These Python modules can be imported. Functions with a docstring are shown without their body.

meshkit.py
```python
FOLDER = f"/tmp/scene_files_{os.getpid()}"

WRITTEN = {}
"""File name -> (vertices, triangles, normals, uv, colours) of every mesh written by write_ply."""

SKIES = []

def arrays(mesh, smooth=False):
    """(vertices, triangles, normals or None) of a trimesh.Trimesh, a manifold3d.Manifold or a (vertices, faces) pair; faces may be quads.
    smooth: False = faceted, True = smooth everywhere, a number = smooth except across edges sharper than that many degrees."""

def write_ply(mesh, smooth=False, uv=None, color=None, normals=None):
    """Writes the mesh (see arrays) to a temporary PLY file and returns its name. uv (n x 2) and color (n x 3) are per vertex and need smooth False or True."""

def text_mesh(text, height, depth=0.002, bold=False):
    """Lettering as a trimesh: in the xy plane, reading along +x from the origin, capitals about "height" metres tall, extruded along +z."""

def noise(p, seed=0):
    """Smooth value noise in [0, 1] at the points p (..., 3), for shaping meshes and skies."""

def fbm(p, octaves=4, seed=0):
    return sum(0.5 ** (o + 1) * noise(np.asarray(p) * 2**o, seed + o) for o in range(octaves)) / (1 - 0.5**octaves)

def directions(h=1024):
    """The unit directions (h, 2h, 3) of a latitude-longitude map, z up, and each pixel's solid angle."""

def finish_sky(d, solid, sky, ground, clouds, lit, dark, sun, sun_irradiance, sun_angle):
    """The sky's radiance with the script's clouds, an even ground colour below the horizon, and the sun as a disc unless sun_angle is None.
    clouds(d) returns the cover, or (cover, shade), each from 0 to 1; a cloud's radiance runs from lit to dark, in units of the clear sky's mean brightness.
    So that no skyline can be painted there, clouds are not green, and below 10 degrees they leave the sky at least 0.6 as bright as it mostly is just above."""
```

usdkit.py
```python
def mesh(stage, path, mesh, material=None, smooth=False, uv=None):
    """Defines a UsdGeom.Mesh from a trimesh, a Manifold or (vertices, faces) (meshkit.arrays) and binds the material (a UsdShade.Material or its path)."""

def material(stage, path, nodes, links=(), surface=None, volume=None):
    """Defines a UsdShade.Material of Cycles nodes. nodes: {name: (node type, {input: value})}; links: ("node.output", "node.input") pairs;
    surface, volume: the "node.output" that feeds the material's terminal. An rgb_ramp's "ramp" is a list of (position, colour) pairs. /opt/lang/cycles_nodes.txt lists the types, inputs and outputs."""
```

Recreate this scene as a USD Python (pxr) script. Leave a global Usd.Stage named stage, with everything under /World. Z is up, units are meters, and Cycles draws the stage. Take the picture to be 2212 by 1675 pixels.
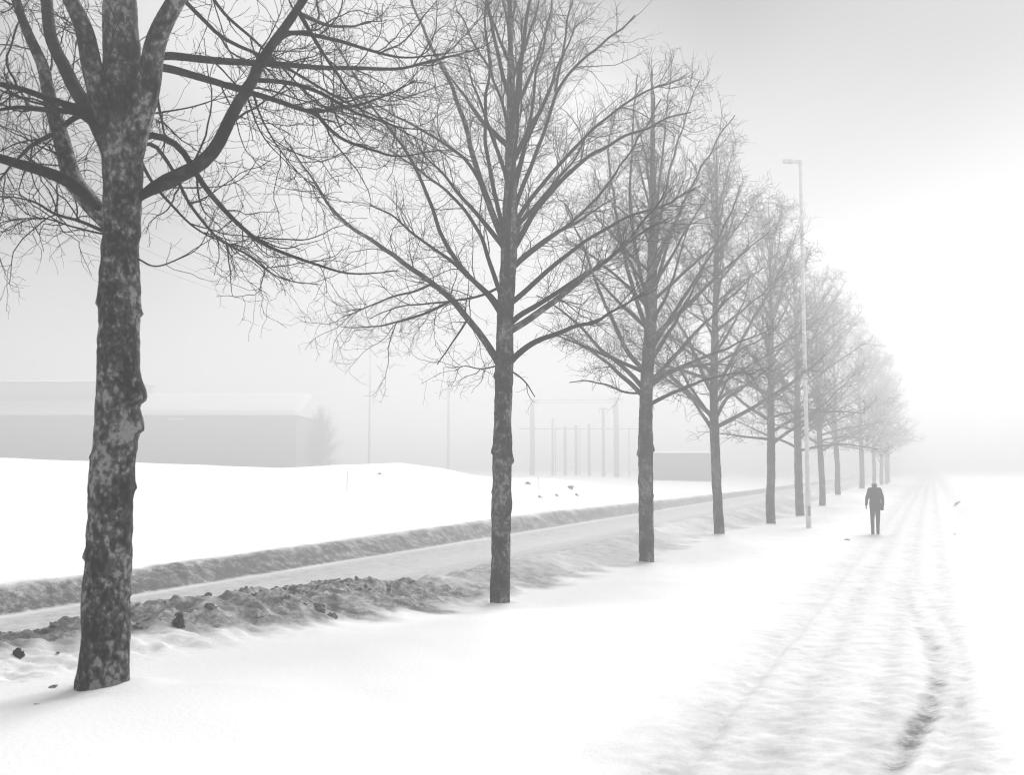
import math
import numpy as np
import trimesh
import manifold3d as m3
import usdkit, meshkit
from pxr import Usd, UsdGeom, UsdLux, UsdShade, Gf, Sdf, Vt

stage = Usd.Stage.CreateInMemory()
UsdGeom.SetStageUpAxis(stage, 'Z')
UsdGeom.SetStageMetersPerUnit(stage, 1.0)
UsdGeom.Xform.Define(stage, '/World')

# ------------------------------------------------------------------ camera, sky, sun, exposure
CAM_H = 2.33                       # metres above the level of the path
F_PX, CX, CY = 2150.0, 1106.0, 837.5   # the photograph measured at 2212 x 1675
HORIZON = 1008.0
PITCH = math.atan((HORIZON - CY) / F_PX)
SUN_AZ, SUN_EL = math.radians(24.0), math.radians(36.0)
EXPOSURE = 2.14
SKY_STRENGTH = 0.05
SUN_INTENSITY = 0.40
SUN_ANGLE = 35.0
FOG_DENSITY = 0.0122
FOG_G = 0.26
CLOUDS = 0.97
CLOUD_SHIFT = (5, 5, 1)

cam = UsdGeom.Camera.Define(stage, '/World/camera')
cam.AddTranslateOp().Set((0, 0, CAM_H))
cam.AddRotateXOp().Set(90.0 + math.degrees(PITCH))
cam.CreateHorizontalApertureAttr(36.0)
cam.CreateFocalLengthAttr(36.0 * F_PX / 2212.0)
cam.CreateFStopAttr(2.8)
cam.CreateFocusDistanceAttr(20.0)
cam.CreateClippingRangeAttr((0.05, 5000.0))
cam.CreateExposureAttr(EXPOSURE)

usdkit.material(stage, '/World/Looks/overcast_sky', {
    'sky': ('sky_texture', {'sky_type': 'single_scattering', 'sun_disc': False, 'sun_elevation': SUN_EL, 'sun_rotation': SUN_AZ,
                            'air_density': 1.0, 'aerosol_density': 3.0, 'altitude': 100.0}),
    'grey': ('rgb_to_bw', {}),
    'tc': ('texture_coordinate', {}),
    'shift': ('mapping', {'location': CLOUD_SHIFT}),
    'noise': ('noise_texture', {'scale': 1.5, 'detail': 2.0, 'roughness': 0.4}),
    'cloud': ('rgb_ramp', {'ramp': [(0.36, (0.4, 0.4, 0.4)), (0.54, (3.2, 3.2, 3.2))]}),
    'mix': ('mix_color', {'fac': CLOUDS}),
    'bg': ('background_shader', {'strength': SKY_STRENGTH}),
}, [('sky.color', 'grey.color'), ('tc.generated', 'shift.vector'), ('shift.vector', 'noise.vector'), ('noise.fac', 'cloud.fac'),
    ('grey.val', 'mix.a'), ('cloud.color', 'mix.b'), ('mix.result', 'bg.color')], surface='bg.background')
dome = UsdLux.DomeLight.Define(stage, '/World/sky')
dome.CreateIntensityAttr(1.0)
UsdShade.MaterialBindingAPI.Apply(dome.GetPrim()).Bind(UsdShade.Material.Get(stage, '/World/Looks/overcast_sky'))

sun = UsdLux.DistantLight.Define(stage, '/World/sun')
sun.CreateIntensityAttr(SUN_INTENSITY)
sun.CreateAngleAttr(SUN_ANGLE)
sun.CreateNormalizeAttr(True)
sun.CreateColorAttr((1.0, 1.0, 1.0))
sd = Gf.Vec3d(math.sin(SUN_AZ) * math.cos(SUN_EL), math.cos(SUN_AZ) * math.cos(SUN_EL), math.sin(SUN_EL))
sun.AddTransformOp().Set(Gf.Matrix4d(Gf.Rotation(Gf.Vec3d(0, 0, 1), sd), Gf.Vec3d(0, 0, 0)))


def grey(v):
    return (v, v, v)


# ------------------------------------------------------------------ materials
L = '/World/Looks/'


def mat_plain(name, v, rough=0.7, scale=6.0, amount=0.25, bump=0.0):
    lo, hi = v * (1 - amount), min(0.95, v * (1 + amount))
    nodes = {'tc': ('texture_coordinate', {}), 'n': ('noise_texture', {'scale': scale, 'detail': 5.0, 'roughness': 0.6}),
             'r': ('rgb_ramp', {'ramp': [(0.3, grey(lo)), (0.7, grey(hi))]}),
             'p': ('principled_bsdf', {'roughness': rough, 'specular_ior_level': 0.3})}
    links = [('tc.object', 'n.vector'), ('n.fac', 'r.fac'), ('r.color', 'p.base_color')]
    if bump:
        nodes['b'] = ('bump', {'strength': bump, 'distance': 0.01})
        links += [('n.fac', 'b.height'), ('b.normal', 'p.normal')]
    return usdkit.material(stage, L + name, nodes, links, surface='p.BSDF')


def mat_bark(name, dark, light, lichen, scale):
    """mottled bark: dark furrowed ground, paler worn plates, pale lichen patches"""
    return usdkit.material(stage, L + name, {
        'tc': ('texture_coordinate', {}),
        'm': ('mapping', {'scale': (1.0, 1.0, 0.75)}),
        'big': ('noise_texture', {'scale': 2.1 * scale, 'detail': 3.0, 'roughness': 0.5}),
        'mid': ('noise_texture', {'scale': 10.0 * scale, 'detail': 5.0, 'roughness': 0.68, 'distortion': 0.3}),
        'vor': ('voronoi_texture', {'scale': 17.0 * scale, 'feature': 'smooth_f1', 'smoothness': 0.6, 'randomness': 1.0}),
        'sum': ('math', {'math_type': 'multiply_add', 'value2': 0.75}),
        'sum2': ('math', {'math_type': 'multiply_add', 'value2': -0.20}),
        'r': ('rgb_ramp', {'ramp': [(0.68, grey(dark)), (0.74, grey(light * 0.6)), (0.82, grey(light)), (0.92, grey(lichen))]}),
        'fine': ('noise_texture', {'scale': 60.0 * scale, 'detail': 3.0, 'roughness': 0.6}),
        'fr': ('rgb_ramp', {'ramp': [(0.3, grey(0.65)), (0.7, grey(1.25))]}),
        'mul': ('mix_color', {'blend_type': 'multiply', 'fac': 1.0}),
        'b': ('bump', {'strength': 0.7, 'distance': 0.012}),
        'p': ('principled_bsdf', {'roughness': 0.85, 'specular_ior_level': 0.2}),
    }, [('tc.object', 'm.vector'), ('m.vector', 'big.vector'), ('m.vector', 'mid.vector'), ('m.vector', 'vor.vector'), ('tc.object', 'fine.vector'),
        ('big.fac', 'sum.value1'), ('mid.fac', 'sum.value3'), ('vor.distance', 'sum2.value1'), ('sum.value', 'sum2.value3'),
        ('sum2.value', 'r.fac'), ('fine.fac', 'fr.fac'), ('r.color', 'mul.a'), ('fr.color', 'mul.b'), ('mul.result', 'p.base_color'),
        ('mid.fac', 'b.height'), ('b.normal', 'p.normal')], surface='p.BSDF')


def mat_snow(name, clean, dirty, grit):
    """snow whose dirt (plough grit, tyre slush) comes with the mesh as the primvar dirt, broken up by noise"""
    return usdkit.material(stage, L + name, {
        'd': ('attribute', {'attribute': 'dirt'}),
        'g': ('geometry', {}),
        'n1': ('noise_texture', {'scale': 5.0, 'detail': 6.0, 'roughness': 0.66}),
        'n2': ('noise_texture', {'scale': 21.0, 'detail': 4.0, 'roughness': 0.7}),
        'a': ('math', {'math_type': 'multiply_add', 'value2': 1.9, 'value3': -0.95}),
        'b2': ('math', {'math_type': 'multiply_add', 'value2': 1.2, 'value3': -0.6}),
        's': ('math', {'math_type': 'add'}),
        'thin': ('math', {'math_type': 'multiply', 'use_clamp': True, 'value2': 6.0}),
        'wide': ('map_range', {'from_min': 0.50, 'from_max': 0.80, 'to_min': 0.13, 'to_max': 0.85, 'clamp': True}),
        'edge': ('math', {'math_type': 'multiply'}),
        's2': ('math', {'math_type': 'multiply'}),
        's3': ('math', {'math_type': 'add', 'use_clamp': True}),
        'r': ('rgb_ramp', {'ramp': [(0.0, grey(clean)), (0.35, grey(clean * 0.62 + dirty * 0.38)), (0.7, grey(dirty)), (1.0, grey(grit))]}),
        'bmp': ('bump', {'strength': 0.35, 'distance': 0.02}),
        'p': ('principled_bsdf', {'roughness': 0.75, 'specular_ior_level': 0.15}),
    }, [('g.position', 'n1.vector'), ('g.position', 'n2.vector'), ('n1.fac', 'a.value1'), ('n2.fac', 'b2.value1'), ('a.value', 's.value1'), ('b2.value', 's.value2'),
        ('d.fac', 'thin.value1'), ('d.fac', 'wide.value'), ('thin.value', 'edge.value1'), ('wide.result', 'edge.value2'), ('edge.value', 's2.value1'), ('s.value', 's2.value2'), ('s2.value', 's3.value1'), ('d.fac', 's3.value2'),
        ('s3.value', 'r.fac'), ('r.color', 'p.base_color'), ('n2.fac', 'bmp.height'), ('bmp.normal', 'p.normal')], surface='p.BSDF')


M = {
    'bark': mat_bark('mottled_bark', 0.005, 0.060, 0.22, 1.75),
    'limb': mat_bark('limb_bark', 0.004, 0.014, 0.035, 1.6),
    'twig': mat_plain('twig_bark', 0.012, 0.8, 9.0, 0.3),
    'snow': mat_snow('snow', 0.84, 0.22, 0.055),
    'clod': mat_plain('gritty_clod', 0.15, 0.9, 14.0, 0.6, 0.8),
    'black_clod': mat_plain('black_clod', 0.055, 0.9, 14.0, 0.7, 0.8),
    'dark_clod': mat_plain('crumb_dirt', 0.17, 0.9, 14.0, 0.5, 0.3),
    'icy_clod': mat_plain('grey_snow_clod', 0.36, 0.9, 12.0, 0.5, 0.8),
    'white_clod': mat_plain('clean_snow_clod', 0.72, 0.8, 9.0, 0.18, 0.5),
    'wall': mat_plain('shed_cladding', 0.10, 0.8, 0.6, 0.12),
    'palewall': mat_plain('pale_cladding', 0.34, 0.8, 0.6, 0.1),
    'darkwall': mat_plain('dark_fascia', 0.05, 0.7, 0.8, 0.15),
    'roofsnow': mat_plain('roof_snow', 0.88, 0.8, 0.8, 0.04, 0.3),
    'steel': mat_plain('galvanised_steel', 0.68, 0.5, 5.0, 0.18),
    'graysteel': mat_plain('weathered_steel', 0.30, 0.6, 3.0, 0.2),
    'glass': mat_plain('lamp_glass', 0.55, 0.2, 3.0, 0.05),
    'wire': mat_plain('wire', 0.03, 0.6, 3.0, 0.1),
    'timber': mat_plain('pole_timber', 0.28, 0.85, 3.0, 0.3),
    'coat': mat_plain('coat_cloth', 0.022, 0.9, 25.0, 0.3),
    'trousers': mat_plain('trouser_cloth', 0.04, 0.9, 25.0, 0.3),
    'boots': mat_plain('boot_leather', 0.03, 0.6, 20.0, 0.2),
    'skin': mat_plain('skin', 0.32, 0.6, 20.0, 0.06),
    'hat': mat_plain('pale_wool', 0.66, 0.95, 40.0, 0.12, 0.4),
    'stake': mat_plain('stake_paint', 0.16, 0.6, 9.0, 0.3),
}

# ------------------------------------------------------------------ scene helpers
_used = {}


def path_for(name, parent):
    key = (parent, name)
    n = _used.get(key, -1) + 1
    _used[key] = n
    return f'{parent}/{name}' + (f'_{n:03d}' if n else '')


def tag(prim, label=None, cat=None, group=None, kind=None):
    for k, v in (('label', label), ('category', cat), ('group', group), ('kind', kind)):
        if v:
            prim.SetCustomDataByKey(k, v)


def obj(name, mesh, m, parent='/World', smooth=False, label=None, cat=None, group=None, kind=None, attr=None):
    p = path_for(name, parent)
    me = usdkit.mesh(stage, p, mesh, M[m], smooth=smooth)
    if attr is not None:
        pv = UsdGeom.PrimvarsAPI(me).CreatePrimvar('dirt', Sdf.ValueTypeNames.FloatArray, 'vertex')
        pv.Set(Vt.FloatArray.FromNumpy(np.asarray(attr, np.float32)))
    tag(me.GetPrim(), label, cat, group, kind)
    return p


def thing(name, label, cat, loc=(0, 0, 0), rotz=0.0, group=None, kind=None):
    p = path_for(name, '/World')
    x = UsdGeom.Xform.Define(stage, p)
    x.AddTranslateOp().Set(Gf.Vec3d(*map(float, loc)))
    if rotz:
        x.AddRotateZOp().Set(math.degrees(rotz))
    tag(x.GetPrim(), label, cat, group, kind)
    return p


_c, _s = math.cos(PITCH), math.sin(PITCH)


def at(u, v, Y):
    """the point of the place, Y metres ahead, that the photograph (2212 x 1675) shows at u, v"""
    u, v, Y = np.broadcast_arrays(np.asarray(u, float), np.asarray(v, float), np.asarray(Y, float))
    a, b = (u - CX) / F_PX, (CY - v) / F_PX
    dy = _c - b * _s
    dz = _s + b * _c
    return np.stack([a / dy * Y, Y, CAM_H + dz / dy * Y], -1)


def px(Y):
    """metres per photograph pixel at distance Y"""
    return Y / F_PX


def fb(x, y, s, o=4, seed=0, z=0.0):
    x, y = np.broadcast_arrays(x, y)
    return meshkit.fbm(np.stack([x * s, y * s, np.full_like(x, z)], -1), o, seed) - 0.5


def sstep(a, b, x):
    t = np.clip((x - a) / (b - a), 0, 1)
    return t * t * (3 - 2 * t)


# ------------------------------------------------------------------ the trees' places (photograph pixels of the foot, distance)
TREES = [  # u, v of the foot, distance, trunk diameter
    (219, 1488, 8.2, .40), (1080, 1311, 16.4, .32), (1397, 1217, 24.6, .36), (1553, 1155, 33.6, .345), (1664, 1132, 42.6, .36), (1728, 1116, 50.8, .40),
    (1772, 1093, 60.0, .36), (1808, 1069, 70.5, .38), (1862, 1057, 86.0, .36), (1890, 1052, 97.0, .38), (1904, 1049, 107.0, .36), (1914, 1046, 117.0, .36), (1922, 1043, 128.0, .36)]
FEET = np.array([at(u, v, Y) for u, v, Y, d in TREES])

# ------------------------------------------------------------------ ground. q: metres to the side of the tree row, Y: metres ahead
SLOPE, X0 = 0.42, -6.83


def x_of(q, Y):
    return q + X0 + SLOPE * Y


def edge(k, Y):
    """the lines where one kind of ground ends and the next begins"""
    base = {'field': -9.0, 'lbank': -8.15, 'road': -3.15, 'rbank': -.42, 'verge': 4.0, 'path': 7.7}[k]
    amp = {'field': .25, 'lbank': .06, 'road': .22, 'rbank': .08, 'verge': .14, 'path': .22}[k]
    e = base + amp * 2 * fb(Y, Y * 0, .5, 3, len(k) + 3)
    return e


FOOT_Y = np.r_[0, FEET[:, 1], 400]
FOOT_Z = np.r_[FEET[0, 2], FEET[:, 2], FEET[-1, 2]]
CREST_U = np.array([-900, -400, 40, 300, 600, 700, 800, 900, 970, 1060, 1150, 1250, 1290, 1340, 1500, 1700, 2400])
CREST_V = np.array([985, 985, 990, 999, 1011, 1006, 1001, 1000, 1015, 1031, 1033, 1037, 1042, 1060, 1064, 1062, 1050])
CREST_Y = np.array([30, 32, 38, 40, 42, 43, 44, 45, 46, 48, 50, 51, 52, 56, 68, 100, 200.])


_ry = np.array([-50, 5, 7, 8, 9.5, 11.3, 13, 15.6, 20, 26, 40, 430.])
_rq = np.array([6.2, 6.2, 6.3, 6.45, 6.68, 6.85, 6.80, 6.55, 6.15, 5.95, 5.85, 5.8])


def rut_line(Y):
    """how far the deep rut of the path swings to the side"""
    return sum(np.interp(Y + o, _ry, _rq) for o in (-.9, -.45, 0, .45, .9)) / 5


def height(q, Y):
    X = x_of(q, Y)
    Yp = np.maximum(Y, 4.0)
    # the verge under the trees
    zt = np.interp(Yp, FOOT_Y, FOOT_Z)
    w = np.exp(-(np.clip(np.abs(q) - .7, 0, None) / 2.2) ** 2)
    z = zt * w
    z = z + .10 * np.exp(-((q - 2.3) / 1.6) ** 2) * (1 + fb(X, Y, .35, 2, 5)) * (q > -1)
    z = z + (fb(X, Y, .22, 3, 8) * .16 + fb(X, Y, .9, 2, 88) * .05) * sstep(-.5, 1, q) * (1 - sstep(3.6, 4.6, q))
    for fx, fy, _ in FEET[:6]:                     # snow drifted against the trunks
        dd = np.hypot(X - fx - .10, Y - fy + .06)
        z = z + .07 * np.exp(-(dd / .42) ** 2) * np.clip(.5 + 2.2 * fb(X, Y, 2.6, 3, 23), 0, 1)
    # path: trodden and driven, ruts
    onp = sstep(4.1, 4.7, q) * (1 - sstep(7.3, 8.0, q))
    rl = rut_line(Y)
    for r, d, wd in ((6.7, .075, .17), (7.0, .05, .10), (4.85, .045, .07), (5.35, .03, .16), (6.2, .025, .12)):
        qr = (rut_line(Y) + r - 6.7 if r > 6.5 else r) + .08 * fb(Y, Y * 0, .4, 2, int(r * 10))
        z = z - d * (1 - .65 * sstep(13, 24, Y)) * np.exp(-((q - qr) / wd) ** 2) * (0.7 + 1.2 * np.abs(fb(X, Y, 1.2, 2, 71)))
    z = z + onp * (fb(X, Y, 2.2, 3, 31) * .026 + fb(X, Y, 8.0, 3, 33) * .036 - .02)
    # right-hand snow: a low ploughed shoulder
    rb = sstep(7.6, 8.9, q)
    z = z + rb * (.34 + .5 * sstep(20, 36, Y) + .15 * sstep(9, 30, q) + fb(X, Y, .25, 4, 41) * .35 + fb(X, Y, 1.1, 3, 43) * .12 * (1 - sstep(9, 14, q)))
    # road
    rd = sstep(-8.4, -8.0, q) * (1 - sstep(-3.3, -2.7, q))
    z = z - rd * (.08 + .02 * np.cos((q + 5.6) / 2.5 * math.pi) - .012 * fb(X, Y, 1.5, 3, 51))
    for r in (-7.45, -6.1, -5.2, -4.0):
        z = z - .010 * np.exp(-((q - r) / .18) ** 2)
    # dirty bank between road and trees
    hb = np.interp(Y, [-50, 7, 9, 12, 15.5, 18, 24, 40, 80, 400], [.3, .30, .33, .46, .44, .27, .26, .34, .30, .2])
    prof = np.exp(-(np.abs(q + 2.25) / np.where(q < -2.25, .62, np.interp(Y, [8, 10, 12, 16, 24], [.75, .95, 1.3, 1.25, 1.0]))) ** 2.4)
    lump = fb(X, Y, 2.3, 5, 61) * .55 + np.abs(fb(X, Y, 4.5, 3, 63)) * .30
    near = 1.0 - .55 * sstep(16, 26, Y)
    z = z + prof * hb * (1 + 1.3 * lump * near)
    z = z + sstep(-3.0, -2.5, q) * (1 - sstep(-1.1, -.5, q)) * (np.abs(fb(X, Y, 10, 3, 65)) * .13 + fb(X, Y, 4.5, 4, 67) * .15) * near
    # bank beyond the road and the field that climbs behind it
    a = np.clip(X / np.maximum(Yp, 1), -1.6, .4)
    u = CX + F_PX * a
    Yb = np.clip(15.85 / np.maximum(SLOPE - a, .02), 4, 300)
    hl = np.interp(Yb, [0, 14, 17, 20, 30, 40, 60, 90], [.38, .36, .33, .31, .38, .46, .36, .28])
    lb = 1 - sstep(-8.95, -8.1, q + .12 * fb(X, Y, 1.6, 3, 72))
    z = z + lb * hl * (1 + (.16 * fb(X, Y, .8, 3, 75) + .22 * np.abs(fb(X, Y, 7, 3, 76))) * sstep(-10.5, -9.2, q))
    yc = np.maximum(np.interp(u, CREST_U, CREST_Y), Yb + 8)
    zc = CAM_H - (np.interp(u, CREST_U, CREST_V) - HORIZON) / F_PX * yc
    fl = q < -8.6
    t = np.clip((Yp - Yb) / np.maximum(yc - Yb, 1), 0, None)
    up = (np.clip(t, 0, 1) ** 1.25) * np.where(t < 1, 1, 1 - .62 * sstep(1.0, 1.5, t))
    z = np.where(fl, z + (zc - hl) * up * (Y > -2) + fb(X, Y, .16, 3, 81) * .30 * np.clip(1.6 * t * (1.02 - t), 0, 1), z)
    return z


def dirt(q, Y):
    X = x_of(q, Y)
    n = fb(X, Y, 1.7, 4, 101)
    n2 = fb(X, Y, .45, 3, 103)
    # plough bank by the trees
    fade = 1 - .42 * sstep(15, 23, Y)
    d = .80 * fade * sstep(-3.15, -2.7, q + .5 * n) * (1 - sstep(-.55, .35, q - np.interp(Y, [8, 10, 11.5, 14, 18, 26, 40], [-1.9, -1.5, -.45, -.35, -.35, -.25, -.3]) + 1.2 * n + .9 * n2))
    d = d - .35 * np.clip(n2 * 2.2 + n, 0, 1) * (d > .05)
    # road: grey packed slush, a paler strip beside the far edge line
    rd = sstep(-8.35, -8.0, q) * (1 - sstep(-3.3, -2.9, q))
    d = np.maximum(d, rd * (.50 + .05 * n2 + .05 * np.exp(-((q + 7.5) / .35) ** 2) - .09 * np.exp(-((q + 7.98) / .07) ** 2) + .03 * np.cos((q + 6.8) * 2.4)))
    # far bank: the cut face is dirty, its top clean
    face = sstep(-9.30, -8.55, q + .30 * n + .1 * n2) * (1 - sstep(-8.2, -7.95, q + .1 * n))
    d = np.maximum(d, face * (.93 + .30 * n) * (1 - .15 * sstep(20, 40, Y)))
    # path: faint slush, a worn dark rut
    onp = sstep(3.5, 4.9, q + .5 * n) * (1 - sstep(7.0, 8.0, q + .4 * n))
    rl = rut_line(Y)
    d = np.maximum(d, onp * (.36 + .10 * n + .16 * fb(X, Y, 9, 3, 109) + .07 * sstep(13, 8, Y) + .04 * np.cos(q * 8 + 2 * n) * sstep(4.6, 5.2, q)))
    g = .80 * np.exp(-((q - rl) / .21) ** 2) + .40 * np.exp(-((q - rl - .32) / .10) ** 2)
    d = np.maximum(d, g * (.62 + 1.3 * np.clip(fb(X, Y, 3.5, 4, 107) + .15, 0, 1)) * (1 - .40 * sstep(10.2, 16, Y) - .2 * sstep(16, 26, Y)))
    d = np.maximum(d, .58 * np.exp(-((q - 4.85 - .05 * n) / .06) ** 2) * (.65 + 1.2 * np.clip(n + .1, 0, 1)) * (1 - .4 * sstep(9, 15, Y)))
    return np.clip(d, 0, 1)


def rows():
    y, out = -40.0, []
    while y < 420:
        out.append(y)
        if y < 4:
            y += 4.0 if y < -6 else 1.0
        else:
            y += max(.034, .0042 * y) if y < 60 else .012 * y
    return np.array(out)


YR = rows()
EDGES = {k: edge(k, YR) for k in ('field', 'lbank', 'road', 'rbank', 'verge', 'path')}


def strip(lo, hi, t):
    """a sheet between two edge lines; t: how the columns lie between them (0..1)"""
    q = lo[:, None] * (1 - t) + hi[:, None] * t
    Y = np.broadcast_to(YR[:, None], q.shape)
    z = height(q, Y)
    v = np.stack([x_of(q, Y), Y, z], -1).reshape(-1, 3)
    n, k = q.shape
    i = np.arange(n * k).reshape(n, k)
    f = np.stack([i[:-1, :-1], i[:-1, 1:], i[1:, 1:], i[1:, :-1]], -1).reshape(-1, 4)
    f = np.vstack([f[:, [0, 1, 2]], f[:, [0, 2, 3]]])
    return (v, f), dirt(q, Y).reshape(-1)


far = np.full_like(YR, 420.0)
tt = np.linspace(0, 1, 56)
g, d = strip(EDGES['field'] - 420, EDGES['field'], 1 - tt[::-1] ** 3.2)
obj('snow_field', g, 'snow', smooth=True, kind='structure', label='open snow-covered field rising beyond the road to a low crest', attr=d)
g, d = strip(EDGES['field'], EDGES['lbank'], np.linspace(0, 1, 36))
obj('far_roadside_bank', g, 'snow', smooth=True, kind='structure', label='low dark ploughed bank along the far edge of the road', attr=d)
g, d = strip(EDGES['lbank'], EDGES['road'], np.linspace(0, 1, 46))
obj('road', g, 'snow', smooth=True, kind='structure', label='narrow grey slushy road running past the row of trees', attr=d)
g, d = strip(EDGES['road'], EDGES['rbank'], np.linspace(0, 1, 80))
obj('near_roadside_bank', g, 'snow', smooth=True, kind='structure', label='lumpy dirty ploughed snow bank between road and trees', attr=d)
g, d = strip(EDGES['rbank'], EDGES['verge'], np.linspace(0, 1, 50))
obj('snow_verge', g, 'snow', smooth=True, kind='structure', label='smooth white snow verge in which the trees stand', attr=d)
g, d = strip(EDGES['verge'], EDGES['path'], np.linspace(0, 1, 72))
obj('snow_path', g, 'snow', smooth=True, kind='structure', label='snowy footpath with faint ruts leading to the walker', attr=d)
g, d = strip(EDGES['path'], EDGES['path'] + 420, np.linspace(0, 1, 46) ** 3.0)
obj('snow_shoulder', g, 'snow', smooth=True, kind='structure', label='raised white snow beside the path', attr=d)


def ground_z(x, y):
    return float(height(np.array([x - X0 - SLOPE * y]), np.array([float(y)]))[0])


# ------------------------------------------------------------------ tubes and bare trees
def tubes(P, R, sides):
    """one mesh of tapering tubes. P: (N, K, 3) centre lines, R: (N, K) radii"""
    N, K, _ = P.shape
    T = np.empty_like(P)
    T[:, 1:-1] = P[:, 2:] - P[:, :-2]
    T[:, 0] = P[:, 1] - P[:, 0]
    T[:, -1] = P[:, -1] - P[:, -2]
    T /= np.maximum(np.linalg.norm(T, axis=-1, keepdims=True), 1e-9)
    ref = np.where(np.abs(T[:, :1, 2:3]) < .8, np.array([0, 0, 1.0]), np.array([1.0, 0, 0]))
    U = np.empty_like(P)
    u = np.cross(T[:, 0], ref[:, 0])
    for k in range(K):
        u = u - T[:, k] * (u * T[:, k]).sum(-1, keepdims=True)
        u /= np.maximum(np.linalg.norm(u, axis=-1, keepdims=True), 1e-9)
        U[:, k] = u
    V = np.cross(T, U)
    a = np.arange(sides) / sides * 2 * math.pi
    ring = U[:, :, None] * np.cos(a)[:, None] + V[:, :, None] * np.sin(a)[:, None]
    v = P[:, :, None] + ring * R[:, :, None, None]
    i = np.arange(N * K * sides).reshape(N, K, sides)
    j = np.roll(i, -1, 2)
    f1 = np.stack([i[:, :-1], j[:, :-1], j[:, 1:]], -1).reshape(-1, 3)
    f2 = np.stack([i[:, :-1], j[:, 1:], i[:, 1:]], -1).reshape(-1, 3)
    return v.reshape(-1, 3), np.vstack([f1, f2])


def join(parts):
    vs, fs, n = [], [], 0
    for v, f in parts:
        vs.append(v)
        fs.append(f + n)
        n += len(v)
    return np.vstack(vs), np.vstack(fs)


def resample(p, k):
    """k points along a smoothed polyline"""
    p = np.asarray(p, float)
    for _ in range(3):
        q = np.empty((2 * len(p), p.shape[1]))
        q[0::2], q[1::2] = p, p
        q = np.vstack([p[:1], *(np.vstack([.75 * a + .25 * b, .25 * a + .75 * b]) for a, b in zip(p[:-1], p[1:])), p[-1:]])
        p = q
    s = np.r_[0, np.cumsum(np.linalg.norm(np.diff(p[:, :3], axis=0), axis=1))]
    t = np.linspace(0, s[-1], k)
    return np.stack([np.interp(t, s, p[:, c]) for c in range(p.shape[1])], -1)


def unit(v):
    return v / np.maximum(np.linalg.norm(v, axis=-1, keepdims=True), 1e-9)


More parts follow.
